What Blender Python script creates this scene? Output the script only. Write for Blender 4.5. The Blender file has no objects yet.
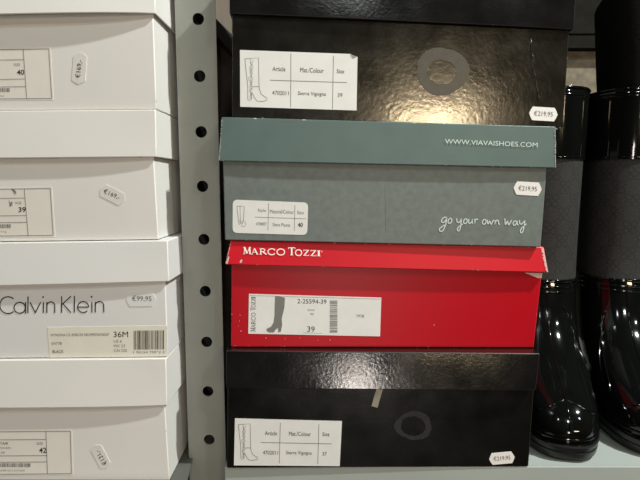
import bpy, bmesh, math, random
from mathutils import Vector, Matrix
random.seed(4)
S = bpy.context.scene
COL = S.collection
R = math.radians
# ------------------------------------------------------------------ camera
F = 500.0; PITCH = R(6.5); ZC = 1.40
cam_d = bpy.data.cameras.new('camera'); cam_d.sensor_width = 36; cam_d.lens = F/640*36
cam_d.clip_start = .01
cam = bpy.data.objects.new('camera', cam_d); COL.objects.link(cam)
cam.location = (0, 0, ZC); cam.rotation_euler = (math.pi/2-PITCH, 0, 0)
S.camera = cam
CP, SP = math.cos(PITCH), math.sin(PITCH)
O = Vector((0, 0, ZC))
def ray(u, v):
    a = (u-320)/F; b = (240-v)/F
    return Vector((a, CP+b*SP, -SP+b*CP))
def P(u, v, Y, m=0.0, xr=-.09):
    """measured point of the photo on the upright plane Y + m*(x-xr)"""
    d = ray(u, v); t = (Y-m*xr)/(d.y-m*d.x)
    return O + d*t
def PX(u, v, X):
    d = ray(u, v); return O + d*(X/d.x)
# ------------------------------------------------------------------ materials
def mat(name, col, rough=.5, bump=0, bscale=80, spec=.5, coat=0, var=0, vscale=6, metal=0, rvar=0, bdetail=3, stretch=None):
    m = bpy.data.materials.new(name); m.use_nodes = True
    nt = m.node_tree; b = nt.nodes['Principled BSDF']; L = nt.links
    b.inputs['Base Color'].default_value = (*col, 1)
    b.inputs['Roughness'].default_value = rough
    b.inputs['Specular IOR Level'].default_value = spec
    b.inputs['Coat Weight'].default_value = coat
    b.inputs['Coat Roughness'].default_value = .1
    b.inputs['Metallic'].default_value = metal
    tc = nt.nodes.new('ShaderNodeTexCoord'); vec = tc.outputs['Object']
    if stretch:
        mp = nt.nodes.new('ShaderNodeMapping'); mp.inputs['Scale'].default_value = stretch
        L.new(vec, mp.inputs['Vector']); vec = mp.outputs['Vector']
    if bump:
        n = nt.nodes.new('ShaderNodeTexNoise'); n.inputs['Scale'].default_value = bscale; n.inputs['Detail'].default_value = bdetail
        L.new(vec, n.inputs['Vector'])
        bp = nt.nodes.new('ShaderNodeBump'); bp.inputs['Strength'].default_value = 1; bp.inputs['Distance'].default_value = bump
        L.new(n.outputs['Fac'], bp.inputs['Height']); L.new(bp.outputs['Normal'], b.inputs['Normal'])
        L.new(bp.outputs['Normal'], b.inputs['Coat Normal'])
    if var or rvar:
        n2 = nt.nodes.new('ShaderNodeTexNoise'); n2.inputs['Scale'].default_value = vscale; n2.inputs['Detail'].default_value = 6
        L.new(vec, n2.inputs['Vector'])
        if var:
            cr = nt.nodes.new('ShaderNodeValToRGB')
            cr.color_ramp.elements[0].position = .3; cr.color_ramp.elements[1].position = .7
            cr.color_ramp.elements[0].color = (*[c*(1-var) for c in col], 1)
            cr.color_ramp.elements[1].color = (*[min(1, c*(1+var)) for c in col], 1)
            L.new(n2.outputs['Fac'], cr.inputs['Fac']); L.new(cr.outputs['Color'], b.inputs['Base Color'])
        if rvar:
            mr = nt.nodes.new('ShaderNodeMapRange'); mr.inputs['To Min'].default_value = max(.02, rough-rvar); mr.inputs['To Max'].default_value = rough+rvar
            mr.inputs['From Min'].default_value = .3; mr.inputs['From Max'].default_value = .7
            L.new(n2.outputs['Fac'], mr.inputs['Value']); L.new(mr.outputs['Result'], b.inputs['Roughness'])
    return m
def worn(name, col, paper=(.62, .6, .56), thr=.55, rough=.5, scale=260):
    m = bpy.data.materials.new(name); m.use_nodes = True
    nt = m.node_tree; b = nt.nodes['Principled BSDF']; L = nt.links
    b.inputs['Roughness'].default_value = rough
    tc = nt.nodes.new('ShaderNodeTexCoord')
    n = nt.nodes.new('ShaderNodeTexNoise'); n.inputs['Scale'].default_value = scale; n.inputs['Detail'].default_value = 4
    L.new(tc.outputs['Object'], n.inputs['Vector'])
    cr = nt.nodes.new('ShaderNodeValToRGB')
    cr.color_ramp.elements[0].position = thr; cr.color_ramp.elements[1].position = thr+.05
    cr.color_ramp.elements[0].color = (*col, 1); cr.color_ramp.elements[1].color = (*paper, 1)
    L.new(n.outputs['Fac'], cr.inputs['Fac']); L.new(cr.outputs['Color'], b.inputs['Base Color'])
    return m
WHITE_A = mat('cream_white_board', (.715, .70, .675), .55, .00004, 300, var=.03, vscale=9)
WHITE_B = mat('bright_white_board', (.715, .71, .71), .42, .00003, 300, var=.02, vscale=9)
BLACK_G = mat('glossy_black_laminate', (.006, .0055, .004), .2, .00011, 210, .5, coat=.4, rvar=.05, vscale=30, bdetail=7)
BLACK_D = mat('dark_black_laminate', (.004, .004, .0035), .25, .00005, 260, .4, rvar=.05, vscale=30, bdetail=6)
BLACK_L = mat('glossy_black_lid_laminate', (.006, .0055, .0055), .15, .0001, 300, .5, coat=.3, rvar=.05, vscale=30, bdetail=6)
TEAL = mat('teal_lid_board', (.084, .133, .125), .5, .00003, 500, var=.06, vscale=40)
GREYT = mat('grey_teal_board', (.132, .158, .15), .5, .00004, 600, var=.12, vscale=160)
RED_B = mat('red_satin_board', (.45, .003, .011), .36, .00003, 300, .16, var=.05, vscale=5)
RED_L = mat('red_satin_lid_board', (.55, .008, .02), .4, .00006, 350, .2, var=.05, vscale=8)
W_WHITE = worn('worn_white_edge', (.78, .755, .71), (.45, .42, .38), .68)
W_BLACK = worn('worn_black_edge', (.012, .011, .01), thr=.6)
W_BLACKC = worn('clean_black_edge', (.012, .011, .01), (.2, .19, .17), thr=.7)
W_TEAL = worn('worn_teal_edge', (.084, .133, .125), thr=.63)
W_GREY = worn('worn_grey_edge', (.15, .178, .172), thr=.66)
W_RED = worn('worn_red_edge', (.5, .012, .028), (.75, .6, .56), thr=.63)
PAPER = mat('label_paper', (.77, .76, .745), .6, var=.04, vscale=60)
PAPER_C = mat('cream_label_paper', (.74, .715, .63), .55, var=.03, vscale=60)
PAPER_T = mat('thin_label_film', (.745, .715, .66), .4, var=.02, vscale=60)
STICK = mat('price_sticker_paper', (.82, .79, .76), .55)
STICK_T = mat('worn_price_film', (.69, .675, .635), .35, var=.05, vscale=150)
INK = mat('black_print', (.02, .02, .02), .5)
INK_G = mat('grey_print', (.14, .14, .15), .5)
INK_L = mat('faint_print', (.27, .26, .255), .5)
INK_W = mat('white_print', (.86, .84, .8), .5)
INK_T = mat('pale_teal_print', (.60, .70, .66), .5)
BOOTGREY = mat('grey_boot_print', (.17, .17, .16), .5)
GLUE = mat('dried_glue', (.05, .044, .034), .42, .0003, 250, var=.15, vscale=120)
GLUE_D = mat('dried_glue_dark', (.0085, .0085, .008), .5, .0002, 250, var=.25, vscale=120)
TAPE = mat('old_tape', (.36, .34, .27), .35, .0002, 200, var=.2, vscale=90)
METAL = mat('grey_painted_steel', (.235, .245, .22), .45, .00006, 400, var=.05, vscale=14)
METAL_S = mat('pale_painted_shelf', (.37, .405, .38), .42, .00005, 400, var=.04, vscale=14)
PANEL = mat('brown_grey_panel', (.20, .165, .13), .6, .0002, 90, var=.15, vscale=12)
DARKM = mat('dark_band', (.025, .025, .022), .5)
WALLM = mat('shaded_back_panel', (.03, .027, .02), .6, .0006, 60, var=.35, vscale=70)  # shade behind the boots is put into this dark wall colour
RUB = mat('glossy_black_rubber', (.003, .0035, .0033), .08, .0003, 18, .5)
SOLEM = mat('black_rubber_sole', (.012, .012, .012), .32, .0002, 120)
FELT = mat('matte_black_felt', (.003, .003, .003), .95, .0004, 300, .1)

def fabric():
    m = bpy.data.materials.new('black_jacquard_fabric'); m.use_nodes = True
    nt = m.node_tree; b = nt.nodes['Principled BSDF']; L = nt.links
    b.inputs['Roughness'].default_value = .8
    uv = nt.nodes.new('ShaderNodeUVMap'); uv.uv_map = 'UVMap'
    def M(op, a, c=None, clamp=False):
        n = nt.nodes.new('ShaderNodeMath'); n.operation = op; n.use_clamp = clamp
        for i, x in enumerate((a, c)):
            if x is None: continue
            if isinstance(x, (int, float)): n.inputs[i].default_value = x
            else: L.new(x, n.inputs[i])
        return n.outputs[0]
    sp = nt.nodes.new('ShaderNodeSeparateXYZ'); L.new(uv.outputs[0], sp.inputs[0])
    tot = None
    for off in (0, .5):
        px = M('ABSOLUTE', M('SUBTRACT', M('FRACT', M('ADD', M('MULTIPLY', sp.outputs[0], 30), off)), .5))
        py = M('ABSOLUTE', M('SUBTRACT', M('FRACT', M('ADD', M('MULTIPLY', sp.outputs[1], 30), off)), .5))
        dx = M('SUBTRACT', px, .13); dy = M('SUBTRACT', py, .13)
        d = M('SQRT', M('ADD', M('MULTIPLY', dx, dx), M('MULTIPLY', dy, dy)))
        ring = M('LESS_THAN', M('ABSOLUTE', M('SUBTRACT', d, .105)), .03)
        tot = ring if tot is None else M('MAXIMUM', tot, ring)
        dia = M('LESS_THAN', M('ABSOLUTE', M('SUBTRACT', M('ADD', px, py), .46)), .018)
        tot = M('MAXIMUM', tot, M('MULTIPLY', dia, .5))
    mx = nt.nodes.new('ShaderNodeMix'); mx.data_type = 'RGBA'
    mx.inputs['A'].default_value = (.0175, .017, .016, 1); mx.inputs['B'].default_value = (.0095, .0093, .009, 1)
    L.new(tot, mx.inputs['Factor']); 
    n = nt.nodes.new('ShaderNodeTexNoise'); n.inputs['Scale'].default_value = 700
    L.new(uv.outputs[0], n.inputs['Vector'])
    bp = nt.nodes.new('ShaderNodeBump'); bp.inputs['Distance'].default_value = .0005
    L.new(n.outputs['Fac'], bp.inputs['Height']); L.new(bp.outputs['Normal'], b.inputs['Normal'])
    L.new(mx.outputs['Result'], b.inputs['Base Color'])
    return m
FABRIC = fabric()
# ------------------------------------------------------------------ object helpers
def thing(name, label, cat, loc, group=None):
    o = bpy.data.objects.new(name, None); COL.objects.link(o); o.location = loc
    o.empty_display_size = .02
    o['label'] = label; o['category'] = cat
    if group: o['group'] = group
    return o
def wloc(o):
    v = Vector(o.location)
    while o.parent: o = o.parent; v += Vector(o.location)
    return v
def meshobj(name, verts, faces, mats, parent=None, fmats=None, smooth=None, uvs=None):
    me = bpy.data.meshes.new(name)
    off = wloc(parent) if parent else Vector()
    me.from_pydata([tuple(Vector(v)-off) for v in verts], [], faces)
    for m in (mats if isinstance(mats, (list, tuple)) else [mats]): me.materials.append(m)
    if fmats:
        for p, i in zip(me.polygons, fmats): p.material_index = i
    if uvs:
        ul = me.uv_layers.new(name='UVMap')
        for lp in me.loops: ul.data[lp.index].uv = uvs[lp.vertex_index]
    if smooth is not None:
        for p in me.polygons: p.use_smooth = True
        me.set_sharp_from_angle(angle=R(smooth))
    me.update()
    o = bpy.data.objects.new(name, me); COL.objects.link(o)
    if parent: o.parent = parent
    return o
def fix_normals(o):
    bm = bmesh.new(); bm.from_mesh(o.data); bmesh.ops.recalc_face_normals(bm, faces=bm.faces); bm.to_mesh(o.data); bm.free()
def bevel(o, w=.001, seg=2, mi=-1, ang=40):
    b = o.modifiers.new('bevel', 'BEVEL'); b.width = w; b.segments = seg; b.limit_method = 'ANGLE'; b.angle_limit = R(ang); b.material = mi
def boxmesh(x0, x1, y0, y1, z0, z1):
    v = [(x, y, z) for z in (z0, z1) for (x, y) in ((x0, y0), (x1, y0), (x1, y1), (x0, y1))]
    f = [(3, 2, 1, 0), (4, 5, 6, 7), (0, 1, 5, 4), (1, 2, 6, 5), (2, 3, 7, 6), (3, 0, 4, 7)]
    return v, f
class Acc:
    def __init__(s): s.v = []; s.f = []; s.m = []
    def add(s, v, f, m=0):
        n = len(s.v); s.v += [Vector(p) for p in v]; s.f += [tuple(i+n for i in q) for q in f]; s.m += [m]*len(f)
    def box(s, *a, m=0): s.add(*boxmesh(*a), m)
    def build(s, name, mats, parent=None, **k): return meshobj(name, s.v, s.f, mats, parent, s.m, **k)
# ------------------------------------------------------------------ 2-D print helpers (coordinates are the photo's, projected on the face that carries them)
_cache = {}
def glyphs(text, bold=0):
    key = (text, bold)
    if key in _cache: return _cache[key]
    c = bpy.data.curves.new('t', 'FONT'); c.body = text; c.resolution_u = 3; c.offset = bold; c.dimensions = '2D'; c.fill_mode = 'FRONT'
    o = bpy.data.objects.new('t', c); COL.objects.link(o)
    dg = bpy.context.evaluated_depsgraph_get(); me = bpy.data.meshes.new_from_object(o.evaluated_get(dg))
    v = [(p.co.x, p.co.y) for p in me.vertices]; f = [tuple(p.vertices) for p in me.polygons]
    bpy.data.objects.remove(o); bpy.data.curves.remove(c); bpy.data.meshes.remove(me)
    x0 = min(p[0] for p in v); x1 = max(p[0] for p in v); y0 = min(p[1] for p in v); y1 = max(p[1] for p in v)
    v = [((x-x0)/(x1-x0)-.5, (y-y0)/(y1-y0)-.5) for x, y in v]
    _cache[key] = (v, f); return v, f
def catmull(p, n=4):
    q = [p[0]]+list(p)+[p[-1]]; out = []
    for i in range(1, len(q)-2):
        a, b, c, d = q[i-1:i+3]
        for k in range(n):
            t = k/n
            out.append(tuple(.5*(2*b[j]+(c[j]-a[j])*t+(2*a[j]-5*b[j]+4*c[j]-d[j])*t*t+(3*b[j]-a[j]-3*c[j]+d[j])*t**3) for j in (0, 1)))
    out.append(tuple(p[-1])); return out
class Print:
    """flat printed marks on a face; surf(u, v, eps) gives the world point"""
    def __init__(s, surf): s.surf = surf; s.v = []; s.f = []; s.m = []
    def poly(s, pts, m, eps=.0003):
        n = len(s.v); s.v += [s.surf(u, v, eps) for u, v in pts]; s.f.append(tuple(range(n, n+len(pts)))); s.m.append(m)
    def slab(s, pts, m, eps=.0003):
        n = len(s.v); k = len(pts)
        s.v += [s.surf(u, v, eps) for u, v in pts]+[s.surf(u, v, -.0001) for u, v in pts]
        s.f.append(tuple(range(n, n+k))); s.m.append(m)
        for i in range(k):
            j = (i+1) % k; s.f.append((n+i, n+k+i, n+k+j, n+j)); s.m.append(m)
    def text(s, t, u, v, w, h, m=1, rot=0, eps=.00045, bold=0):
        gv, gf = glyphs(t, bold); n = len(s.v); c, sn = math.cos(R(rot)), math.sin(R(rot))
        for x, y in gv:
            X = x*w; Y = -y*h
            s.v.append(s.surf(u+X*c-Y*sn, v+X*sn+Y*c, eps))
        s.f += [tuple(i+n for i in q) for q in gf]; s.m += [m]*len(gf)
    def stroke(s, pts, w, m=1, eps=.00045, smooth=0, w1=None):
        if smooth: pts = catmull(pts, smooth)
        k = len(pts)
        L = []; Rr = []
        for i in range(k):
            a = pts[max(0, i-1)]; b = pts[min(k-1, i+1)]
            dx, dy = b[0]-a[0], b[1]-a[1]; l = math.hypot(dx, dy) or 1
            ww = w
            L.append((pts[i][0]-dy/l*ww/2, pts[i][1]+dx/l*ww/2)); Rr.append((pts[i][0]+dy/l*ww/2, pts[i][1]-dx/l*ww/2))
        for i in range(k-1): s.poly([L[i], L[i+1], Rr[i+1], Rr[i]], m, eps)
    def line(s, a, b, w=.5, m=1, eps=.00045): s.stroke([a, b], w, m, eps)
    def build(s, name, mats, parent): return meshobj(name, s.v, s.f, mats, parent, s.m)
# ------------------------------------------------------------------ cardboard boxes
class Face:
    def __init__(s, quad, bow=0):
        s.TL, s.TR, s.BR, s.BL = quad; s.bow = bow
        s.n = (s.TR-s.TL).cross(s.BL-s.TL).normalized()
        if s.n.y > 0: s.n = -s.n
    def __call__(s, u, v, eps=0):
        d = ray(u, v); p0 = (s.TL+s.BR)/2
        t = (p0-O).dot(s.n)/d.dot(s.n); p = O+d*t
        if s.bow:
            x = (p-s.TL).dot(s.TR-s.TL)/(s.TR-s.TL).length_squared; k = (p-s.TL).dot(s.BL-s.TL)/(s.BL-s.TL).length_squared
            p = p + s.n*(s.bow*max(0, k)*max(0, 1-(2*x-1)**4))
        return p+s.n*eps
def loop_pts(q, D, bow, n=20, inset=0, back_bow=0, k=1):
    """closed perimeter at one height: front edge (a->b), right side, back, left side"""
    a, b = q; ex = (b-a).normalized(); ey = D.normalized()
    a = a+ex*inset+ey*inset; b = b-ex*inset+ey*inset; D = D-ey*2*inset
    pts = []
    for i in range(n):
        s = i/n; pts.append(a.lerp(b, s)-ey*bow*k*(1-(2*s-1)**4))
    for i in range(n//2):
        s = i/(n//2); pts.append(b+D*s+ex*back_bow*k*(1-(2*s-1)**4))
    for i in range(n):
        s = i/n; pts.append((b+D).lerp(a+D, s))
    for i in range(n//2):
        s = i/(n//2); pts.append(a+D*(1-s)-ex*back_bow*k*(1-(2*s-1)**4))
    return pts
def make_lid(parent, quad, D, bow, mats, side_bow=0, flareD=0):
    TL, TR, BR, BL = quad; K = 4; t = .0016
    rings = []
    for k in range(K+1):
        f = k/K; a = TL.lerp(BL, f); b = TR.lerp(BR, f)
        rings.append(loop_pts((a, b), D+D.normalized()*flareD*f, bow, k=f, back_bow=side_bow))
    inner = []
    for k in range(K, -1, -1):
        f = k/K; a = TL.lerp(BL, f); b = TR.lerp(BR, f)
        if k == 0: a = a-Vector((0, 0, t)); b = b-Vector((0, 0, t))
        inner.append(loop_pts((a, b), D+D.normalized()*flareD*f, bow, k=f, inset=t, back_bow=side_bow))
    allr = rings+inner; n = len(rings[0]); v = [p for r in allr for p in r]; f = []
    f.append(tuple(range(n)))
    for r in range(len(allr)-1):
        for i in range(n):
            j = (i+1) % n; f.append((r*n+i, (r+1)*n+i, (r+1)*n+j, r*n+j))
    last = (len(allr)-1)*n; f.append(tuple(last+i for i in reversed(range(n))))
    o = meshobj('lid', v, f, mats, parent); fix_normals(o)
    for p in o.data.polygons: p.use_smooth = True
    o.data.set_sharp_from_angle(angle=R(30)); bevel(o, .0008, 2, 1, 50)
    return o
def make_body(parent, quad, D, mats, bow=0):
    TL, TR, BR, BL = quad; K = 5
    rings = [loop_pts((BL.lerp(TL, k/K), BR.lerp(TR, k/K)), D, bow, k=math.sin(math.pi*k/K)) for k in range(K+1)]
    n = len(rings[0]); v = [p for r in rings for p in r]; f = [tuple(reversed(range(n)))]
    for r in range(K):
        for i in range(n):
            j = (i+1) % n; f.append((r*n+i, r*n+j, (r+1)*n+j, (r+1)*n+i))
    f.append(tuple(K*n+i for i in range(n)))
    o = meshobj('box_body', v, f, mats, parent); fix_normals(o)
    for p in o.data.polygons: p.use_smooth = True
    o.data.set_sharp_from_angle(angle=R(30)); bevel(o, .0009, 2, 1, 50)
    return o
def make_box(label, group, Y, m, depth, lidpx, bodypx, ov, flare, bow, lmats, bmats, below, side_bow=.001, lid_inset=.0):
    """lidpx / bodypx: TL TR BR BL measured in the photo; below: height of what carries the box at (x)"""
    D = Vector((-m, 1, 0)).normalized()*depth
    b = [P(u, v, Y, m) for u, v in bodypx]
    # rest the bottom edge on what lies beneath
    for i in (2, 3): b[i].z = below(b[i].x)+.0007
    l = [P(lidpx[0][0], lidpx[0][1], Y-ov, m), P(lidpx[1][0], lidpx[1][1], Y-ov, m),
         P(lidpx[2][0], lidpx[2][1], Y-ov-flare, m), P(lidpx[3][0], lidpx[3][1], Y-ov-flare, m)]
    # carry the side walls up inside the lid
    def up(bot, top, z): return bot+(top-bot)*((z-bot.z)/(top.z-bot.z))
    def lz(x): return l[0].z+(l[1].z-l[0].z)*(x-l[0].x)/(l[1].x-l[0].x)
    tl = up(b[3], b[0], lz(b[0].x)-.0022); tr = up(b[2], b[1], lz(b[1].x)-.0022)
    full = [tl, tr, b[2], b[3]]
    base = (b[2]+b[3])/2+D/2
    t = thing('shoe_box', label, 'shoe box', base, group)
    body = make_body(t, full, D, bmats)
    lid = make_lid(t, l, D+D.normalized()*(2*ov), bow, lmats, side_bow, 2*flare)
    return t, body, lid, Face(b), Face(l, bow), lz

# heights of the shelves
Z_R = P(377, 468, .479, .01).z
Z_L = P(169.5, 481, .4636).z
# ---- right bay: four boot boxes, bottom first
YR, MR = .482, .047
g_r = 'boot boxes stacked in the right bay'
t4, b4, l4, fb4, fl4, z4 = make_box(
    'glossy black boot box at the bottom of the right stack, size 37 label', g_r, YR-.003, .01, .40,
    [(226, 350.5), (540, 353.5), (536, 390.5), (226, 387.5)], [(227.5, 388), (534, 390), (528.5, 468), (227, 468)],
    .0025, .0065, .0015, [BLACK_L, W_BLACKC], [BLACK_D, W_BLACKC], lambda x: Z_R)
t3, b3, l3, fb3, fl3, z3 = make_box(
    'red boot box with white serif lettering on its lid', g_r, YR+.003, .035, .395,
    [(230.5, 240.5), (544, 247), (548.5, 272.5), (225, 264.5)], [(231.5, 265), (542, 274), (533.5, 353), (231, 349.5)],
    .003, .004, .001, [RED_L, W_RED], [RED_B, W_RED], z4)
t2, b2, l2, fb2, fl2, z2 = make_box(
    'grey boot box with lighter teal lid, standing on the red box', g_r, YR-.003, .022, .40,
    [(221.5, 117), (555.5, 126.5), (556, 168), (218.5, 161)], [(223, 162), (547, 167), (541, 246), (225, 241)],
    .003, .0015, .001, [TEAL, W_TEAL], [GREYT, W_GREY], z3)
t1, b1, l1, fb1, fl1, z1 = make_box(
    'glossy black boot box on top of the teal-lidded box, size 39 label', g_r, YR+.002, MR, .40,
    [(229, -34), (577, -18), (574, 29.5), (229.5, 13.5)], [(232, 14), (569.5, 30), (563.5, 124), (232, 118)],
    .003, .001, .0015, [BLACK_L, W_BLACKC], [BLACK_G, W_BLACK], z2)
# ---- left bay: four white shoe boxes, bottom first
g_l = 'white shoe boxes stacked in the left bay'
YL = .4636
wm = [WHITE_A, W_WHITE]; wb = [WHITE_B, W_WHITE]
t8, b8, l8, fb8, fl8, z8 = make_box(
    'white shoe box at the bottom of the left stack, size 42 label', g_l, YL, 0, .36,
    [(-170, 362), (166, 358.5), (167, 405.5), (-170, 408)], [(-167, 409), (165, 406), (169.5, 481), (-168, 484)],
      .0025, .001, .0036, wm, wm, lambda x: Z_L)
t7, b7, l7, fb7, fl7, z7 = make_box(
    'bright white shoe box with large thin black lettering and a size 36M label, left stack', g_l, YL+.001, 0, .36,
    [(-168, 245), (167.5, 240.5), (169, 281.5), (-168, 289)], [(-165, 290), (165.5, 282), (168, 357), (-165, 361)],
      .0025, .001, .0026, wb, wb, z8)
t6, b6, l6, fb6, fl6, z6 = make_box(
    'cream white shoe box with size 39 label, second from the top of the left stack', g_l, YL+.003, 0, .36,
    [(-170, 112), (155.5, 109.5), (156.5, 157), (-170, 160)], [(-167, 161), (153.8, 158), (158.5, 240), (-167, 244)],
      .0025, .001, .0028, wm, wm, z7)
t5, b5, l5, fb5, fl5, z5 = make_box(
    'cream white shoe box with size 40 label, topmost of the left stack', g_l, YL+.003, 0, .36,
    [(-170, -34), (154, -36), (155.5, 13.5), (-170, 20)], [(-167, 21), (153.2, 15), (156.5, 109), (-167, 112)],
      .0025, .001, .0064, wm, wm, z6)

# ------------------------------------------------------------------ labels and stickers
def barcode(pr, u0, u1, v0, v1, n, m=1, slope=0, vertical=False, seed=1):
    rnd = random.Random(seed); p = 0
    if vertical:
        v = v0
        while v < v1:
            h = rnd.choice((.4, .5, .8)); pr.poly([(u0, v), (u1, v), (u1, v+h), (u0, v+h)], m, .00045); v += h+rnd.choice((.45, .6, .9))
    else:
        u = u0
        while u < u1:
            w = rnd.choice((.4, .55, .9)); s = slope
            pr.poly([(u, v0+s*(u-u0)), (u+w, v0+s*(u-u0)), (u+w, v1+s*(u-u0)), (u, v1+s*(u-u0))], m, .00045); u += w+rnd.choice((.45, .6, .9))
def tall_boot(face, parent, x0, y0, sx, sy, w=.45):
    """thin line drawing of a tall boot with ruffles down its back, unit box 0..1"""
    pr = Print(face); T = lambda q: [(x0+a*sx, y0+b*sy) for a, b in q]
    pr.stroke(T([(0, .02), (.62, .0), (.64, .62), (.66, .72), (.75, .84), (1, .92), (1, .97), (.8, 1), (.55, .99), (.42, .9), (.33, .8)]), w)
    pr.stroke(T([(0, .02), (.04, .25), (.1, .5), (.13, .66), (.13, .93), (.17, .97), (.28, .96), (.31, .8)]), w)
    pr.stroke(T([(.36, .66), (.64, .66)]), w)
    rnd = random.Random(3)
    z = [(.27+.06*rnd.uniform(-1, 1), .03+.9*i/26) for i in range(27)]; pr.stroke(T(z), w*.8)
    z = [(.24+.08*rnd.uniform(-1, 1), .1+.84*i/24) for i in range(25)]; pr.stroke(T(z), w*.8)
    z = [(.32+.05*rnd.uniform(-1, 1), .05+.7*i/24) for i in range(25)]; pr.stroke(T(z), w*.7)
    return pr.build('boot_drawing', [INK, INK_G], parent)
def vline(pr, a, b, w=.5, m=2): pr.line(a, b, w, m)
LM = [PAPER, INK, INK_G, INK_L]
# upper black box
pr = Print(fb1)
pr.slab([(240, 50), (350, 54), (357.5, 57), (356.5, 110.5), (240.3, 106.8)], 0)
pr.poly([(350, 54.3), (357.3, 56.8), (353, 58.5)], 3, .0006)
pr.text('Article', 279, 69, 13, 4.4, 1, 2); pr.text('Mat./Colour', 312, 70.3, 23.5, 4.6, 1, 2); pr.text('Size', 340.5, 71.3, 7.5, 4, 1, 2)
pr.text('4702011', 280.5, 93, 16.5, 4, 1, 2); pr.text('Sierra Vigogna', 312, 94.2, 28, 4.8, 1, 2); pr.text('39', 340, 95, 4.8, 3.8, 1, 2)
vline(pr, (270, 80.2), (347, 82.6)); vline(pr, (291, 53.5), (290.7, 107)); vline(pr, (333.5, 56), (332.5, 109))
lb = pr.build('paper_label', LM, t1); tall_boot(fb1, lb, 245, 58, 22, 43.5)
# lower black box
pr = Print(fb4)
pr.slab([(235, 418.2), (342, 421), (339.7, 466), (234, 465.2)], 0)
pr.text('Article', 271, 433, 12, 4, 1, 1); pr.text('Mat./Colour', 300, 433.6, 22, 4.2, 1, 1); pr.text('Size', 326, 434, 7, 3.7, 1, 1)
pr.text('4702011', 270.5, 452.4, 15, 3.8, 1, 1); pr.text('Sierra Vigogna', 299, 453, 25.5, 4.4, 1, 1); pr.text('37', 324.6, 453.6, 4.3, 3.6, 1, 1)
vline(pr, (261, 442.2), (331.5, 443.6)); vline(pr, (280.4, 422.5), (279.3, 463)); vline(pr, (319, 424), (317.8, 463.5))
lb = pr.build('paper_label', LM, t4); tall_boot(fb4, lb, 238.5, 423.6, 19, 36.5)
# teal box
def rounded(q, r, n=5):
    out = []; k = len(q)
    for i in range(k):
        a, b, c = Vector(q[i-1]), Vector(q[i]), Vector(q[(i+1) % k])
        p = b+(a-b).normalized()*r; s = b+(c-b).normalized()*r
        for j in range(n+1):
            t = j/n; out.append(tuple(p*(1-t)**2+b*2*t*(1-t)+s*t*t))
    return out
pr = Print(fb2)
pr.slab(rounded([(232.8, 199.6), (308.2, 202.6), (307.2, 235), (232.6, 232.8)], 5), 0)
pr.text('Style', 262, 210.6, 8, 3.8, 2, 1.5); pr.text('Material/Colour', 282, 211.6, 24, 3.8, 2, 1.5); pr.text('Size', 300.5, 212.4, 6.5, 3.4, 2, 1.5)
pr.text('4708807', 261.3, 223.8, 10.5, 3, 2, 1.5); pr.text('Siena Pisana', 281.5, 224.6, 17.5, 3.4, 2, 1.5); pr.text('40', 300.3, 224.8, 5, 4.4, 1, 1.5, bold=.02)
vline(pr, (255, 217), (306, 218.7), .4); vline(pr, (268.6, 203), (268, 230), .4); vline(pr, (295, 205), (294.4, 231), .4)
lb = pr.build('paper_label', LM, t2)
dr = Print(fb2); T = lambda q: [(225+a/7.11, 195+b/7.11) for a, b in q]
dr.stroke(T([(85, 80), (105, 78), (138, 82), (132, 180), (150, 205), (140, 222), (115, 222), (128, 200), (118, 190), (100, 215), (98, 190), (85, 80)]), .4)
dr.stroke(T([(108, 80), (110, 190)]), .35); dr.stroke(T([(104, 182), (130, 190), (118, 205), (102, 195)]), .35)
dr.build('boot_drawing', [INK, INK_G], lb)
# red box
pr = Print(fb3)
pr.slab([(249, 293.8), (381.3, 297.6), (380, 336.3), (248.3, 333.6)], 0)
pr.text('2-25594-39', 312, 301.3, 29, 4.4, 1, 1.3); pr.text('39', 311, 329, 7.4, 5.6, 1, 1.3)
pr.text('BLACK', 311.3, 309.8, 7, 1.9, 2, 1.3); pr.text('001', 312, 313.8, 3.5, 1.9, 2, 1.3); pr.text('7978', 360, 316, 7.8, 3, 2, 1.3)
barcode(pr, 329.8, 337.4, 300.5, 332, 0, 2, vertical=True, seed=5)
vline(pr, (303, 332.6), (322, 333.2), .3, 3); vline(pr, (249.5, 295.3), (380.8, 299), .35, 3)
lb = pr.build('paper_label', LM, t3)
dr = Print(fb3); T = lambda q: [(245+a/4.571, 290+b/4.571) for a, b in q]
dr.poly(T([(138, 27), (160, 29), (183, 35), (180, 80), (168, 130), (170, 160), (164, 190), (153, 192), (151, 172), (138, 182), (134, 192), (112, 193), (99, 186), (100, 176), (118, 168), (131, 148), (135, 120)]), 0, .0005)
dr.build('boot_picture', [BOOTGREY], lb)
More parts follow.
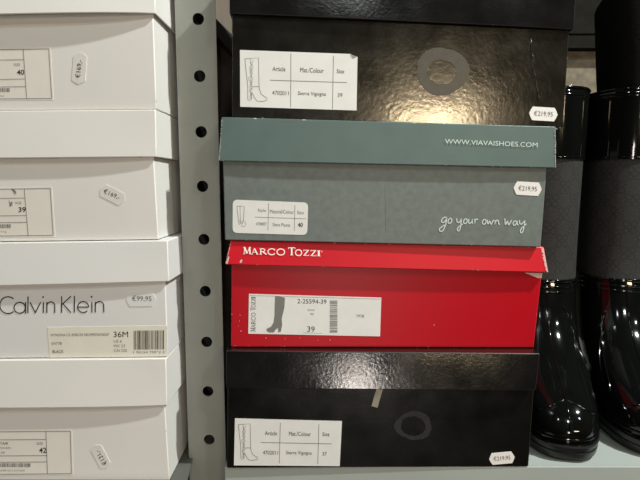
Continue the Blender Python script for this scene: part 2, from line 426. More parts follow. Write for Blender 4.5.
# serif lettering
SERIF = {
 'M': [([(.12, 0), (.17, 1)], .09), ([(.17, 1), (.5, .08)], .2), ([(.5, .08), (.83, 1)], .09), ([(.83, 1), (.88, 0)], .2), ([(0, .03), (.27, .03)], .07), ([(.72, .03), (1.03, .03)], .07), ([(.03, .97), (.2, .97)], .07), ([(.8, .97), (.98, .97)], .07)],
 'A': [([(.12, 0), (.48, 1)], .09), ([(.46, 1), (.88, 0)], .2), ([(.25, .34), (.72, .34)], .08), ([(0, .03), (.27, .03)], .07), ([(.72, .03), (1.03, .03)], .07)],
 'R': [([(.2, 0), (.2, 1)], .2), ([(.2, .96), (.55, .96), (.76, .75), (.55, .5), (.2, .5)], .13), ([(.45, .5), (.95, .02)], .19), ([(.02, .03), (.38, .03)], .07), ([(.02, .97), (.3, .97)], .07), ([(.85, .03), (1.02, .03)], .07)],
 'C': [([(.95, .78), (.75, .95), (.5, .99), (.2, .82), (.08, .5), (.2, .18), (.5, .01), (.78, .06), (.96, .25)], .15), ([(.95, .98), (.95, .68)], .07)],
 'O': [([(.5+.43*math.cos(a*math.pi/8), .5+.48*math.sin(a*math.pi/8)) for a in range(17)], .15)],
 'T': [([(.5, 0), (.5, 1)], .2), ([(.02, .96), (.98, .96)], .09), ([(.04, 1), (.04, .78)], .07), ([(.96, 1), (.96, .78)], .07), ([(.3, .03), (.7, .03)], .07)],
 'Z': [([(.06, .96), (.95, .96)], .09), ([(.85, .96), (.15, .04)], .2), ([(.04, .04), (.97, .04)], .09), ([(.07, 1), (.07, .78)], .07), ([(.95, .24), (.95, 0)], .07)],
 'I': [([(.5, 0), (.5, 1)], .34), ([(.05, .03), (.95, .03)], .07), ([(.05, .97), (.95, .97)], .07)],
}
def serif(pr, seq, mp, m, sw=1):
    """seq: (letter, x0, x1, top, baseline)"""
    for ch, x0, x1, yt, yb in seq:
        h = yb-yt
        for pts, w in SERIF[ch]:
            pr.stroke([mp(x0+a*(x1-x0), yb-b*h) for a, b in pts], w*h/6.4*sw if sw != 1 else w*h/6.4, m, .0013, smooth=3 if len(pts) > 4 else 0)
tm = [('M', 53, 103, 45, 90), ('A', 103, 150, 54, 92), ('R', 156, 204, 55, 93), ('C', 207, 258, 56, 95), ('O', 265, 322, 57, 97),
      ('T', 340, 386, 48, 98), ('O', 384, 430, 62, 101), ('Z', 436, 475, 64, 101), ('Z', 482, 521, 66, 103), ('I', 524, 548, 67, 104)]
pr = Print(fl3); serif(pr, tm, lambda x, y: (235+x/6.4, 240+y/6.4), 0)
pr.stroke([(321.8+.5*math.cos(a*.8), 251.6+.5*math.sin(a*.8)) for a in range(9)], .25, 0, .0013)
pr.build('lid_lettering', [INK_W], l3)
# same lettering set upright along the red box's label
pr2 = Print(fb3)
xs = [('M', 0, 20, 0, 1), ('A', 20, 36, .15, 1), ('R', 38, 55, .15, 1), ('C', 56, 74, .15, 1), ('O', 77, 96, .15, 1), ('T', 106, 122, 0, 1), ('O', 121, 138, .15, 1), ('Z', 139, 152, .15, 1), ('Z', 155, 168, .15, 1), ('I', 169, 175, .15, 1)]
for ch, x0, x1, yt, yb in xs:
    for pts, w in SERIF[ch]:
        pr2.stroke([(250.6+(1-b*(1-yt))*5, 331.4-(x0+a*(x1-x0))*.198) for a, b in pts], max(.28, w*3.2), 0, .0005, smooth=2 if len(pts) > 4 else 0)
pr2.build('side_lettering', [INK_G], lb)
# scuffs on the red box
BARE = mat('bare_board', (.6, .48, .44), .8)
pr = Print(fb3); rnd = random.Random(9)
for (u, v) in ((240, 315), (239.5, 321), (238.8, 326), (235, 345.5), (233.5, 348), (300, 337.5), (266, 338), (285, 338.6), (318, 340.3), (241, 331), (434, 325), (330, 340)):
    a, b = rnd.uniform(.3, .7), rnd.uniform(.3, .8)
    pr = Print(fb3); pr.poly([(u-a, v), (u, v-b), (u+a, v+.2), (u+.1, v+b)], 0, .0002); pr.build('scuff_mark', [BARE], b3)
pr = Print(fl3)
for q in ([(239.6, 262.6), (240.8, 259.6), (242.6, 259.8), (241.4, 263)], [(226, 263.5), (228.5, 256), (229.5, 257), (227.5, 264)]):
    pr = Print(fl3); pr.poly(q, 0, .0006); pr.build('scuff_mark', [BARE], l3)
# torn pale flap under the red lid's right corner
pr = Print(fb3); pr.slab([(524, 272.5), (542, 273), (541, 277.5), (538, 278)], 0, .0012)
o = pr.build('torn_flap', [mat('torn_board', (.72, .55, .5), .8)], t3)
def worn_strip(face, parent, a, b, w, seed, col):
    rnd = random.Random(seed); pr = Print(face); v = 0; n = 26
    for k in range(n):
        if w < -2: t0, t1 = k/n, (k+1)/n; x = w*rnd.uniform(.5, 1)*(1-.35*t0)
        elif rnd.random() < .22: continue
        else: t0, t1 = k/n, (k+.5+.5*rnd.random())/n; x = w*rnd.uniform(.35, 1)
        p = lambda t, e: (a[0]+(b[0]-a[0])*t+e, a[1]+(b[1]-a[1])*t)
        pr.poly([p(t0, .1), p((t0+t1)/2, x), p(t1, x*.6), p(t1, .1)] if w > 0 else [p(t0, -.1), p(t1, -.1), p(t1, x*.8), p((t0+t1)/2, x), p(t0, x*.7)], 0, .0005)
    return pr.build('worn_edge', [col], parent)
GREYB = mat('bare_grey_board', (.42, .42, .38), .8)
worn_strip(fl2, l2, (221.6, 118), (218.7, 160.5), 2.0, 1, GREYB)
worn_strip(fl2, l2, (555.3, 127), (555.8, 167.5), -1.3, 2, GREYB)
worn_strip(fl3, l3, (543.5, 248), (548, 272), -4.2, 3, mat('rubbed_red_board', (.72, .38, .36), .7))
worn_strip(fl3, l3, (230.6, 241), (225.4, 264), 1.6, 4, BARE)
# web address on the teal lid
pr = Print(fl2); pr.text('WWW.VIAVAISHOES.COM', 490.8, 143.3, 92.5, 4.7, 0, 2.3, eps=.0012)
pr.build('lid_lettering', [INK_T], l2)
# handwriting on the teal body
HW = [[(75, 80), (60, 78), (45, 90), (40, 105), (50, 112), (62, 105), (72, 88), (75, 80), (70, 112), (62, 140), (48, 165), (32, 167), (28, 152), (45, 138), (74, 120)],
 [(95, 85), (85, 95), (83, 110), (92, 118), (104, 108), (107, 92), (98, 84), (93, 88)],
 [(138, 85), (140, 105), (150, 112), (160, 105), (168, 85)], [(168, 85), (165, 120), (160, 150), (150, 166), (141, 158), (150, 140), (178, 120)],
 [(192, 88), (182, 103), (187, 118), (200, 115), (206, 100), (198, 88), (190, 90)], [(216, 88), (214, 108), (222, 118), (234, 108), (238, 88), (238, 110), (243, 118)],
 [(254, 88), (254, 118), (257, 100), (264, 90), (275, 92)], [(312, 92), (302, 105), (305, 120), (318, 122), (326, 108), (322, 94), (310, 93)],
 [(334, 94), (338, 122), (350, 102), (358, 124), (374, 94)], [(384, 96), (382, 124), (387, 106), (398, 96), (406, 104), (406, 120), (415, 122)],
 [(446, 86), (450, 126), (464, 102), (470, 128), (490, 96)], [(522, 103), (506, 104), (498, 118), (504, 130), (516, 124), (526, 102), (526, 122), (534, 128)],
 [(540, 96), (542, 118), (552, 122), (564, 112), (574, 98)], [(574, 98), (570, 130), (562, 165), (552, 178), (545, 168), (552, 150), (584, 120)]]
pr = Print(fb2)
for s in HW: pr.stroke([(435+x/6.4, 205+y/6.4) for x, y in s], .95, 0, .0004, smooth=3)
pr.build('script_lettering', [INK_T], b2)
pr = Print(fb2); pr.line((385.3, 180), (386, 232), .45, 0, .0002); pr.build('crease', [mat('crease_line', (.15, .185, .18), .6)], b2)
# thin black lettering on the bright white box (5.82x crop units)
LX = lambda q: [(x/5.82, 280+y/5.82) for x, y in q]
def arc(cx, cy, rx, ry, a0, a1, n=22): return [(cx+rx*math.cos(R(a0+(a1-a0)*i/n)), cy-ry*math.sin(R(a0+(a1-a0)*i/n))) for i in range(n+1)]
CK = [arc(48, 146, 48, 49, 48, 312), arc(116, 161, 33, 32, 0, 360), [(150, 128), (150, 195)], [(164, 95), (164, 193)],
      [(176, 129), (208, 192)], [(206, 192), (238, 128)], [(254, 128), (254, 191)], arc(252, 99, 2.2, 2.2, 0, 360, 8),
      [(274, 128), (274, 191)], arc(297, 152, 23, 25, 180, 0)+[(320, 191)],
      [(360, 94), (360, 190)], [(414, 94), (363, 141)], [(366, 136), (414, 190)], [(434, 93), (434, 189)],
      arc(485, 157, 32, 32, 0, 318), [(454, 157), (518, 157)], [(536, 127), (536, 189)], arc(534, 97, 2.2, 2.2, 0, 360, 8),
      [(556, 126), (556, 188)], arc(580, 150, 25, 25, 180, 0)+[(605, 188)]]
pr = Print(fb7)
for s in CK: pr.stroke(LX(s), 1.1, 0, .0004)
pr.build('box_lettering', [INK], b7)
pr = Print(fb7)
pr.slab([(47.5, 327.2), (167, 325.5), (167.5, 356.3), (50, 357.6)], 0)
pr.text('WYNONA-CK EMBOSS NEOPRENE/NEOP', 80, 334.6, 58.5, 2.7, 2, -.6); pr.text('36M', 121, 334.2, 14.6, 5.6, 1, -.6)
pr.text('US 6', 118, 341, 8.2, 2.7, 2, -.6); pr.text('MX 23', 119.6, 345.7, 11, 2.7, 2, -.6); pr.text('CN 230', 120.6, 350.4, 13, 2.7, 2, -.6)
pr.text('E4778', 57, 343.3, 10, 2.7, 2, -.6); pr.text('BLACK', 58.3, 351.4, 11, 3, 1, -.6)
barcode(pr, 134, 163.5, 330.4, 349.5, 0, 1, -.01, seed=8)
pr.text('1 90154 75812 0', 149, 352, 31, 2.3, 2, -.6)
for q in ([(155, 356), (157, 352), (158, 352.4), (156.6, 356)], [(159.5, 356), (162.5, 350.5), (163.2, 351), (161, 356)], [(163.5, 356), (165.5, 353), (167, 353.2), (166, 356)]): pr.poly(q, 4, .0006)
pr.build('paper_label', [PAPER_C, INK, INK_G, INK_L, STICK], t7)
pr = Print(fl8); pr.line((93.8, 361), (94.6, 405), .5, 0, .0002); pr.build('crease', [mat('board_crease', (.86, .85, .83), .6)], l8)
# framed size labels on the cream boxes
def size_label(face, parent, x0, y0, frame, cols, rows, size, sp, szp, bar, bt, btp, extra=None):
    pr = Print(face); (tlx, trx, brx, blx), (ty, by), (tyl, byl) = frame[0], frame[1], frame[2]
    pr.slab([(tlx-1.5, tyl-1.5), (trx+1.6, ty-1.6), (brx+1.8, by+1.8), (blx-1.5, byl+1.5)], 0, .0002)
    for a, b in (((tlx, tyl), (trx, ty)), ((trx, ty), (brx, by)), ((brx, by), (blx, byl)), ((blx, byl), (tlx, tyl)), cols): pr.line(a, b, .55, 2)
    for a, b in rows: pr.line(a, b, .5, 2)
    pr.text('SIZE', sp[0], sp[1], 6.3, 2.4, 2); pr.text(size, szp[0], szp[1], 7.2, 5.2, 1, bold=.012)
    barcode(pr, bar[0], bar[1], bar[2], bar[3], 0, 2, 0, seed=3)
    pr.text(bt, btp[0], btp[1], btp[2], 1.8, 3)
    if extra: extra(pr)
    return pr.build('paper_label', [PAPER_T, INK, INK_G, INK_L], parent)
size_label(fb5, t5, 0, 0, [(-52, 49, 52, -50), (49, 98.4), (50.5, 99.5)], ((23.5, 49.3), (27, 98.6)),
           [((-52, 61), (24, 59.7)), ((-51, 80.5), (25, 79)), ((-51, 88), (26, 86.6))], '40', (17.3, 64.7), (20.8, 72.3), (-30, 9.5, 88, 92), 'TROMPET, LAK', (-9, 96.2, 28))
def scrib(pr):
    rnd = random.Random(2)
    for cx, cy in ((14, 191.5), (10.5, 203.5)):
        pr.stroke([(cx+rnd.uniform(-2.6, 2.6), cy+rnd.uniform(-3, 3)) for _ in range(12)], .4, 2, smooth=2)
size_label(fb6, t6, 0, 0, [(-50, 50.5, 53.5, -48), (188.4, 235.3), (190, 236.5)], ((24.5, 189), (28.5, 235.6)),
           [((-50, 199), (25, 198)), ((-50, 216.5), (26.5, 215.4)), ((-50, 223), (27, 222.2))], '39', (18.6, 202.8), (22.4, 209.6), (-30, 11, 224, 228), 'CALFSKIN 61/7776', (-9, 231.8, 32), scrib)
def ex42(pr):
    pr.text('ESPOTAIR', 0, 443.2, 17, 2.6, 1); pr.text('SNEAKER', 1, 447.6, 21, 1.7, 3); pr.text('1.36', 2, 452.2, 6, 1.8, 2)
size_label(fb8, t8, 0, 0, [(-45, 70.5, 71.7, -44), (431, 473.4), (432, 474.5)], ((46.2, 431.2), (47.7, 473.5)),
           [((-45, 440), (46.5, 439.2)), ((-45, 456), (47, 455.3)), ((-45, 462.4), (47.3, 461.7))], '42', (40, 443.2), (43, 450), (-25, 31.5, 463, 466.8), '7326987651207560', (10, 470.2, 30), ex42)
def tag_shape(c, w, h, rot, notch=.09):
    q = [(-.5, 0), (-.5+notch, -.32), (-.5+notch*1.1, -.5), (.5-notch*1.1, -.5), (.5-notch, -.32), (.5, 0), (.5-notch, .32), (.5-notch*1.1, .5), (-.5+notch*1.1, .5), (-.5+notch, .32)]
    q = [(-.5, 0), (-.5+notch*.55, -.26), (-.5+notch*1.3, -.5), (.5-notch*1.3, -.5), (.5-notch*.55, -.26), (.5, 0), (.5-notch*.55, .26), (.5-notch*1.3, .5), (-.5+notch*1.3, .5), (-.5+notch*.55, .26)]
    co, si = math.cos(R(rot)), math.sin(R(rot))
    return [(c[0]+x*w*co-y*h*si, c[1]+x*w*si+y*h*co) for x, y in q]
def price(face, parent, c, w, h, rot, txt, m=STICK, ink=INK_G, tw=None, th=None, trot=None, tc=None):
    pr = Print(face); pr.slab(tag_shape(c, w, h, rot), 0, .0004)
    pr.text(txt, *(tc or c), tw or w*.66, th or h*.42, 1, rot if trot is None else trot, .0006)
    return pr.build('price_sticker', [m, ink], parent)
price(fb1, t1, (543.2, 114), 28.5, 13.6, 3.5, '€219,95')
price(fb2, t2, (527.5, 188.6), 28, 13.4, 3.5, '€219,95')
price(fb4, t4, (501.8, 458), 25.5, 11.6, -5, '€219,95')
price(fb5, t5, (79.5, 68.5), 32, 13.5, -86, '€169,-', STICK_T, INK, 18, 5.6, -83, (79.3, 69))
price(fb6, t6, (112.5, 195), 27, 13, 27, '€169,-', STICK_T, INK, 17, 5.2, 24, (112, 194.3))
price(fb7, t7, (141.2, 299), 29.5, 14.5, -1, '€99,95', WHITE_B, INK_G, 19.5, 6, 1, (142, 298.5))
price(fb8, t8, (100.8, 456.5), 26, 11.5, 242, '€131,-', STICK_T, INK, 16, 5.4, 238, (101.6, 457.2))
# dried glue rings and tape
def ring(face, parent, c, rx, ry, ix, iy, m, seed, name='glue_ring'):
    rnd = random.Random(seed); pr = Print(face); n = 40; o1 = []; i1 = []
    for k in range(n):
        a = 2*math.pi*k/n; w = 1+.05*math.sin(3*a+seed)+.03*rnd.uniform(-1, 1); wi = 1+.07*math.sin(2*a+1)+.04*rnd.uniform(-1, 1)
        o1.append((c[0]+rx*w*math.cos(a), c[1]+ry*w*math.sin(a))); i1.append((c[0]+ix*wi*math.cos(a)-.5, c[1]+iy*wi*math.sin(a)+.5))
    for k in range(n):
        j = (k+1) % n; pr.poly([o1[k], o1[j], i1[j], i1[k]], 0, .00025)
    return pr.build(name, [m], parent)
ring(fb1, t1, (442.3, 71.5), 26, 24, 13.5, 13, GLUE, 2)
ring(fb4, t4, (413.5, 425.5), 18.5, 14.5, 11.5, 10.5, GLUE_D, 5)
pr = Print(fb4); pr.slab([(376.5, 388), (383, 388.6), (377.5, 407.6), (371.5, 406)], 0, .0003); pr.build('tape_strip', [TAPE], t4)
# crinkled laminate ridge near the right end of the upper black box
rnd = random.Random(11); acc = Acc(); prev = None
cl = catmull([(532, 37), (531, 48), (533.5, 58), (532, 66), (535, 76), (537, 88), (539, 99)], 4)
n = 5; vs = []
for (u, v) in cl:
    w = rnd.uniform(.5, 1.3); hgt = rnd.uniform(.0002, .0009)
    for k in range(n): s = k/(n-1)*2-1; vs.append(fb1(u+s*w, v+rnd.uniform(-.3, .3), hgt*(1-s*s)+.00005))
fs = [(r*n+k, (r+1)*n+k, (r+1)*n+k+1, r*n+k+1) for r in range(len(cl)-1) for k in range(n-1)]
meshobj('laminate_crease', vs, fs, [mat('crinkled_laminate', (.03, .028, .022), .16, spec=.8)], t1)

# ------------------------------------------------------------------ shelving
YU = .506
xl = (P(177, 60, YU).x+P(187.5, 430, YU).x)/2; xr_ = (P(217.5, 60, YU).x+P(224, 430, YU).x)/2
zs = [P(203, v, YU).z for v in (18, 76, 133, 188, 239, 291, 342, 391, 439)]
pitch = (zs[0]-zs[-1])/8; zref = sum(z+pitch*i for i, z in enumerate(zs))/9
hx = sum(P(u, v, YU).x for u, v in ((198.5, 18), (202.5, 133), (204.5, 239), (206, 342), (207.5, 439)))/5
fr = thing('shelving_upright', 'grey steel perforated shelf upright between the white boxes and the boot boxes', 'shelf upright', ((xl+xr_)/2, YU, 0))
acc = Acc(); k0 = math.ceil((0-zref)/pitch+.5)
k = k0
ztop_ = 2.2; rad = .0057; th = .002
zc_list = []
while zref+k*pitch+pitch/2 < ztop_: zc_list.append(zref+k*pitch); k += 1
for zc in zc_list:
    x0, x1, z0, z1 = xl, xr_, zc-pitch/2, zc+pitch/2
    angs = [2*math.pi*i/28 for i in range(28)]+[math.atan2(zz-zc, xx-hx) % (2*math.pi) for xx in (x0, x1) for zz in (z0, z1)]
    angs = sorted(angs); n = len(angs); o1 = []; c1 = []
    for a in angs:
        c, s = math.cos(a), math.sin(a); ts = []
        if c > 1e-9: ts.append((x1-hx)/c)
        if c < -1e-9: ts.append((x0-hx)/c)
        if s > 1e-9: ts.append((z1-zc)/s)
        if s < -1e-9: ts.append((z0-zc)/s)
        t = min(ts); o1.append((hx+c*t, zc+s*t)); c1.append((hx+c*rad, zc+s*rad))
    v = [(x, YU, z) for x, z in o1]+[(x, YU, z) for x, z in c1]+[(x, YU+th, z) for x, z in c1]+[(x, YU+th, z) for x, z in o1]
    f = []
    for i in range(n):
        j = (i+1) % n
        f += [(i, j, n+j, n+i), (n+i, n+j, 2*n+j, 2*n+i), (2*n+i, 2*n+j, 3*n+j, 3*n+i)]
    acc.add(v, f)
zb, zt = 0.0, zc_list[-1]+pitch/2
acc.box(xl, xr_, YU, YU+th, 0, zc_list[0]-pitch/2)
acc.box(xl, xl+th, YU+th, YU+.045, zb, zt); acc.box(xr_-.009-th, xr_-.009, YU+th, YU+.045, zb, zt)
o = acc.build('upright_post', [METAL], fr)
XP = (xl+xr_)/2+.004
acc = Acc(); acc.box(XP-.0015, XP+.0015, YU+.05, .98, .05, zt-.02); acc.build('end_panel', [PANEL], fr)
acc = Acc(); acc.box(xl, xr_, .955, .985, 0, zt); acc.build('rear_post', [METAL], fr)
# dark diagonal bar on the end panel
q = [PX(216, 24, XP+.002), PX(236, 43, XP+.002), PX(236, 62, XP+.002), PX(216, 41, XP+.002)]
q[0] = q[0]+(q[0]-q[1])*.3; q[3] = q[3]+(q[3]-q[2])*.3
q[1] = q[1]+(q[1]-q[0])*.4; q[2] = q[2]+(q[2]-q[3])*.4
v = q+[p+Vector((.006, 0, 0)) for p in q]
o = meshobj('diagonal_bar', v, [(3, 2, 1, 0), (4, 5, 6, 7), (0, 1, 5, 4), (1, 2, 6, 5), (2, 3, 7, 6), (3, 0, 4, 7)], [DARKM], fr); fix_normals(o)
def shelf(name, label, x0, x1, yf, ztop, lip, m, xe=None):
    t = thing(name, label, 'shelf', ((x0+x1)/2, (yf+.95)/2, ztop-lip))
    acc = Acc(); acc.box(x0, x1, yf+.0015, .95, ztop-.0015, ztop)
    if xe:
        q = [(x1, yf+.0015), (xe, yf+.0015), (x1+.006, YU-.0015), (x1, YU-.0015)]
        acc.add([(x, y, z) for z in (ztop-.0015, ztop) for x, y in q], [(3, 2, 1, 0), (4, 5, 6, 7), (0, 1, 5, 4), (1, 2, 6, 5), (2, 3, 7, 6), (3, 0, 4, 7)])
    o = acc.build('shelf_top', [m], t)
    acc = Acc(); acc.box(x0, xe or x1, yf, yf+.0015, ztop-lip, ztop); o = acc.build('front_lip', [m], t); bevel(o, .0012, 3)
    acc = Acc(); acc.box(x0+.004, x0+.006, yf+.002, .94, ztop-lip, ztop-.0016); acc.build('side_flange', [m], t)
    acc = Acc(); acc.box(x1-.006, x1-.004, yf+.002, .94, ztop-lip, ztop-.0016); acc.build('side_flange', [m], t)
    return t
def y_at(v, z):
    d = ray(320, v); return d.y*(z-ZC)/d.z
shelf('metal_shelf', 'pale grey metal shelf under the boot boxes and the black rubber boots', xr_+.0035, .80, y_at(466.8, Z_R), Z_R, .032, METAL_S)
shelf('metal_shelf', 'grey metal shelf under the stack of white shoe boxes', -.78, xl-.0015, .43, Z_L, .032, mat('shaded_grey_shelf', (.105, .108, .098), .5, .00005, 400, var=.05, vscale=14), -.1275)  # darker than the other steel: the shadow on this shelf is in its colour
# ------------------------------------------------------------------ rubber boots
TAB = [  # z, half width, front, back
 (.000, .0435, .006, .262), (.004, .0465, .001, .266), (.017, .048, -.001, .267), (.020, .0465, .004, .263), (.032, .0465, .0005, .262), (.045, .0455, .008, .260), (.056, .0440, .022, .258),
 (.066, .0450, .042, .256), (.078, .0448, .066, .254), (.092, .0448, .089, .252), (.110, .0450, .109, .250), (.130, .0452, .121, .248), (.150, .0455, .128, .247), (.168, .0457, .132, .247),
 (.200, .0460, .134, .249), (.250, .0462, .132, .252), (.318, .047, .130, .255), (.340, .0475, .129, .256), (.402, .048, .128, .258)]
def tabz(z):
    T = TAB
    if z <= T[0][0]: return T[0][1:]
    for i in range(len(T)-1):
        if z <= T[i+1][0]:
            a, b = T[i], T[i+1]; p = T[max(0, i-1)]; q = T[min(len(T)-1, i+2)]
            h = b[0]-a[0]; t = (z-a[0])/h; out = []
            for j in (1, 2, 3):
                ma = (b[j]-p[j])/(b[0]-p[0])*h; mb = (q[j]-a[j])/(q[0]-a[0])*h
                if z <= .045: ma = mb = b[j]-a[j]
                out.append((2*t**3-3*t*t+1)*a[j]+(t**3-2*t*t+t)*ma+(-2*t**3+3*t*t)*b[j]+(t**3-t*t)*mb)
            return out
    return T[-1][1:]
def bsurf(a, z, off=0):
    """a = 0 at the front centre, +-pi at the heel"""
    w, yf, yb = tabz(z); e = 2/(2.25+.45*max(0, min(1, (.09-z)/.05)))
    s, c = math.sin(a), -math.cos(a)
    x = math.copysign(abs(s)**e, s); y = math.copysign(abs(c)**e, c)
    yy = (yf+yb)/2+(yb-yf)/2*y; t = (y+1)/2
    low = max(0, min(1, (.085-z)/.06))
    g = 1
    if t > .3: g = 1-.05*math.sin(min(1, (t-.3)/.35)*math.pi/2)*(1-.12*max(0, t-.7)/.3)
    g = 1+(g-1)*low
    xx = w*x*g
    if off:
        n = Vector((x*1.0, y*max(.3, (yb-yf)/2/.13)*.8, 0)).normalized(); return Vector((xx, yy, z))+n*off
    return Vector((xx, yy, z))
def loft(zlist, N=64, off=0, cap0=False, cap1=False, inner=0):
    v = []; f = []; uv = []
    for z in zlist:
        o_ = off(z) if callable(off) else off
        for i in range(N):
            a = -math.pi+2*math.pi*i/N; v.append(bsurf(a, z, o_)); uv.append((a*.052, z))
    for r in range(len(zlist)-1):
        for i in range(N):
            j = (i+1) % N; f.append((r*N+i, r*N+j, (r+1)*N+j, (r+1)*N+i))
    if cap0: f.append(tuple(reversed(range(N))))
    if cap1: f.append(tuple((len(zlist)-1)*N+i for i in range(N)))
    return v, f, uv
def tube_on(path, r, closed=False, n=6):
    """a thin moulded rib following the boot's surface along (angle, height)"""
    pts = [bsurf(a, z, .0002) for a, z in path]; v = []; f = []; k = len(pts)
    for i, p in enumerate(pts):
        a = pts[(i-1) % k] if closed else pts[max(0, i-1)]; b = pts[(i+1) % k] if closed else pts[min(k-1, i+1)]
        d = (b-a).normalized(); s = d.cross(Vector((0, 0, 1)));
        if s.length < .1: s = d.cross(Vector((1, 0, 0)))
        s.normalize(); t = d.cross(s)
        for q in range(n): an = 2*math.pi*q/n; v.append(p+(s*math.cos(an)+t*math.sin(an))*r)
    for i in range(k if closed else k-1):
        for q in range(n):
            q2 = (q+1) % n; j = (i+1) % k; f.append((i*n+q, i*n+q2, j*n+q2, j*n+q))
    return v, f
def lin(a, b, n): return [a+(b-a)*i/(n-1) for i in range(n)]
ZF, ZS, ZT = .166, .320, .402
def make_boot(loc, rz, label):
    t = thing('rubber_boot', label, 'boot', (0, 0, 0), 'black rubber boots beside the boot boxes')
    v, f, uv = loft([0, .002, .004, .010, .0105, .0125, .013, .017, .019], 72, lambda z: -.0012 if .0104 < z < .0126 else (-.003 if z == .019 else 0), True, True)
    meshobj('sole', v, f, [SOLEM], t, smooth=40)
    v, f, uv = loft([.0185]+lin(.02, ZF, 44), 72, 0); o = meshobj('foot', v, f, [RUB], t, smooth=60)
    for z, r in ((ZF, .0022), (ZF-.007, .0014), (ZF-.013, .0012)):
        a = Acc(); a.add(*tube_on([(-math.pi+2*math.pi*i/64, z) for i in range(64)], r, True)); a.build('ankle_rib', [RUB], t, smooth=60)
    a = Acc(); N = 30
    a.add(*tube_on([(0, z) for z in lin(.024, ZF-.014, 30)], .0009))
    for s in (-1, 1):
        a.add(*tube_on([(s*(.35+.55*q), .135-.085*q+.02*math.sin(q*math.pi)) for q in lin(0, 1, N)], .0008))
        a.add(*tube_on([(s*(.45+.6*q), .105-.05*q+.015*math.sin(q*math.pi)) for q in lin(0, 1, N)], .0007))
        a.add(*tube_on([(s*(.55-.55*q), .046+.012*q) for q in lin(0, 1, N)], .0010))
    a.add(*tube_on([(-1.4+2.8*q, .0245) for q in lin(0, 1, 60)], .0013))
    a.build('moulded_ribs', [RUB], t, smooth=60)
    v, f, uv = loft(lin(ZF-.001, ZS, 14), 64, -.0012); meshobj('shaft', v, f, [FABRIC], t, smooth=60, uvs=uv)
    v, f, uv = loft(lin(ZS-.002, ZT, 12)+[ZT+.001], 64, lambda z: .0008 if z <= ZT else -.0008)
    n = len(v)
    v2, f2, _ = loft([ZT+.001, ZT-.002, ZT-.03, ZT-.08], 64, -.003, False, True)
    f = f+[(n-64+i, n-64+(i+1) % 64, n+(i+1) % 64, n+i) for i in range(64)]+[tuple(k+n for k in q) for q in f2]
    meshobj('cuff', v+v2, f, [RUB], t, smooth=60)
    for z, r in ((ZT, .002), (ZT-.008, .0013), (ZS, .0012)):
        a = Acc(); a.add(*tube_on([(-math.pi+2*math.pi*i/64, z) for i in range(64)], r, True)); a.build('cuff_rib', [RUB], t, smooth=60)
    t.location = loc; t.rotation_euler = (0, 0, rz)
    return t
def copy_tree(o, parent=None):
    c = o.copy(); COL.objects.link(c)
    if parent: c.parent = parent
    for ch in list(o.children): copy_tree(ch, c)
    return c
yA = y_at(463.5, Z_R); pA = P(569, 463.5, yA)
bootA = make_boot((pA.x, pA.y, Z_R+.0004), R(-12), 'glossy black rubber boot standing right beside the black boot box with size 37 label')
yB = y_at(462, Z_R); pB = P(664, 461, yB)
print('BOOT', pA, pB, xl, xr_)
bootB = copy_tree(bootA); bootB.location = (pB.x, pB.y+.002, Z_R+.0004); bootB.rotation_euler = (0, 0, R(-13))
bootB['label'] = 'glossy black rubber boot with a matte black insert rising from its cuff'
# black insert rising out of the second boot
bl = Vector(bootB.location); rot = Matrix.Rotation(R(-13), 3, 'Z')
v = []; f = []; N = 40
prof = [(ZT-.07, .028, .045), (ZT, .030, .047), (ZT+.03, .033, .05), (ZT+.112, .040, .054), (ZT+.118, .038, .052), (ZT+.14, .025, .042), (ZT+.145, .023, .038), (ZT+.20, .022, .036)]
for z, rx, ry in prof:
    for i in range(N):
        a = 2*math.pi*i/N; v.append(rot @ Vector((.002+rx*math.cos(a), .1925+ry*math.sin(a), z))+bl)
for r in range(len(prof)-1):
    for i in range(N): j = (i+1) % N; f.append((r*N+i, r*N+j, (r+1)*N+j, (r+1)*N+i))
f.append(tuple(reversed(range(N)))); f.append(tuple((len(prof)-1)*N+i for i in range(N)))
st = meshobj('boot_insert', v, f, [FELT], None, smooth=40)
st['label'] = 'matte black insert standing in the cuff of the boot at the right edge'; st['category'] = 'boot insert'

# ------------------------------------------------------------------ the shop around the shelving
def structure(name, a, m):
    o = a.build(name, [m]); o['kind'] = 'structure'; return o
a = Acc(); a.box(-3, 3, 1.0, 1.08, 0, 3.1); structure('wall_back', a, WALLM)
zr = P(583, 48, .975).z; zg = P(583, 35, .975).z
OLIVE = mat('shaded_olive_plate', (.009, .0085, .006), .9, spec=.1, var=.25, vscale=40)  # dark olive includes the shadow lying above the rail
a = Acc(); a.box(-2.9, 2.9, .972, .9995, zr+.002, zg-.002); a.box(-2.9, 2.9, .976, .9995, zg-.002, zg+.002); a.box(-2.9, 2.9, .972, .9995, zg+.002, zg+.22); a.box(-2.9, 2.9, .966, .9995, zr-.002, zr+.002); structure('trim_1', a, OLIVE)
a = Acc(); a.box(-2.9, 2.9, .99, .9995, P(583, 98, .99).z, zr-.0025); structure('lit_patch_strip', a, mat('lit_panel_strip', (.12, .095, .06), .6, .0006, 60, var=.35, vscale=70))  # lighter copy of the wall: paints the patch where the light falls
FLOORM = mat('dark_shop_floor', (.018, .016, .014), .5, var=.3, vscale=3)
SHOPW = mat('warm_shop_wall', (.035, .029, .021), .8, var=.1, vscale=3)
CEILM = mat('shop_ceiling', (.02, .019, .018), .9)
a = Acc(); a.box(-3, 3, -3, 1.08, -.06, 0); structure('floor', a, FLOORM)
a = Acc(); a.box(-3, 3, -3, 1.08, 3.1, 3.16); structure('ceiling', a, CEILM)
a = Acc(); a.box(-3, 3, -3.08, -3, 0, 3.1); structure('wall_front', a, SHOPW)
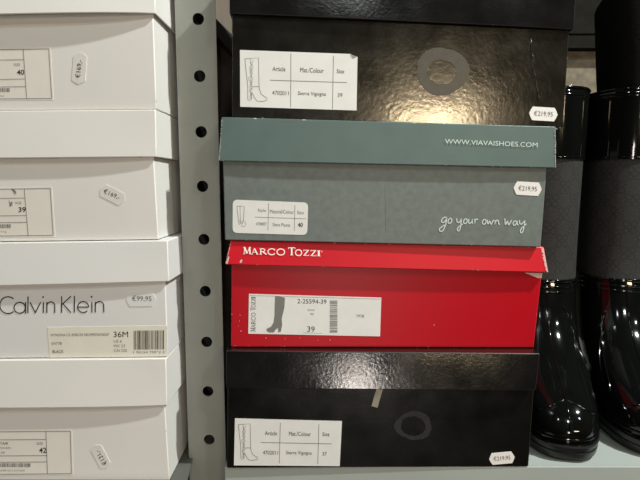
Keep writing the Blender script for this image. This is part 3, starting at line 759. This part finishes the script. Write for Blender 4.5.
a = Acc(); a.box(-3.08, -3, -3.08, 1.08, 0, 3.1); structure('wall_left', a, SHOPW)
a = Acc(); a.box(3, 3.08, -3.08, 1.08, 0, 3.1); structure('wall_right', a, SHOPW)

# ------------------------------------------------------------------ light
def aim(o, tgt):
    o.rotation_euler = (Vector(tgt)-Vector(o.location)).to_track_quat('-Z', 'Y').to_euler()
def lamp(name, kind, loc, tgt, power, col, **k):
    d = bpy.data.lights.new(name, kind); d.energy = power; d.color = col
    for a_, b_ in k.items(): setattr(d, a_, b_)
    o = bpy.data.objects.new(name, d); COL.objects.link(o); o.location = loc; aim(o, tgt); return o
KAZ, KEL, KD = R(69), R(50), 2.0
kt = Vector((-.02, .48, 1.36))
lamp('ceiling_spot', 'SPOT', kt+Vector((math.sin(KAZ)*math.cos(KEL), -math.cos(KAZ)*math.cos(KEL), math.sin(KEL)))*KD, kt, 208, (.97, 1, .95), shadow_soft_size=.03, spot_size=R(60), spot_blend=.4)
for x, y, p in ((-.6, -1.3, 10), (.4, -1.7, 23), (1.5, -1.0, 37)):
    lamp('ceiling_bulb', 'POINT', (x, y, 2.95), (x, y, 0), p*1.25, (.915, .985, .945), shadow_soft_size=.07)
lamp('warm_glow_light', 'AREA', (.92, -2.0, 1.77), (.1, .5, 1.45), 11.5, (1, .78, .48), shape='RECTANGLE', size=.42, size_y=.12)  # unseen warm source, added to make the gold glow on the upper black box
lamp('sheen_strip_light', 'AREA', (.27, -2.0, .95), (0, .5, 1.25), 14, (1, .9, .82), shape='RECTANGLE', size=.12, size_y=1.0)  # unseen upright source, added for the sheen on the red box and black lid
W = bpy.data.worlds.new('world'); S.world = W; W.use_nodes = True
W.node_tree.nodes['Background'].inputs[0].default_value = (.9, .95, 1, 1); W.node_tree.nodes['Background'].inputs[1].default_value = .05
S.view_settings.view_transform = 'Standard'; S.view_settings.look = 'None'; S.view_settings.gamma = 1; S.view_settings.exposure = 0
S.view_settings.use_curve_mapping = False
S.cycles.use_denoising = True
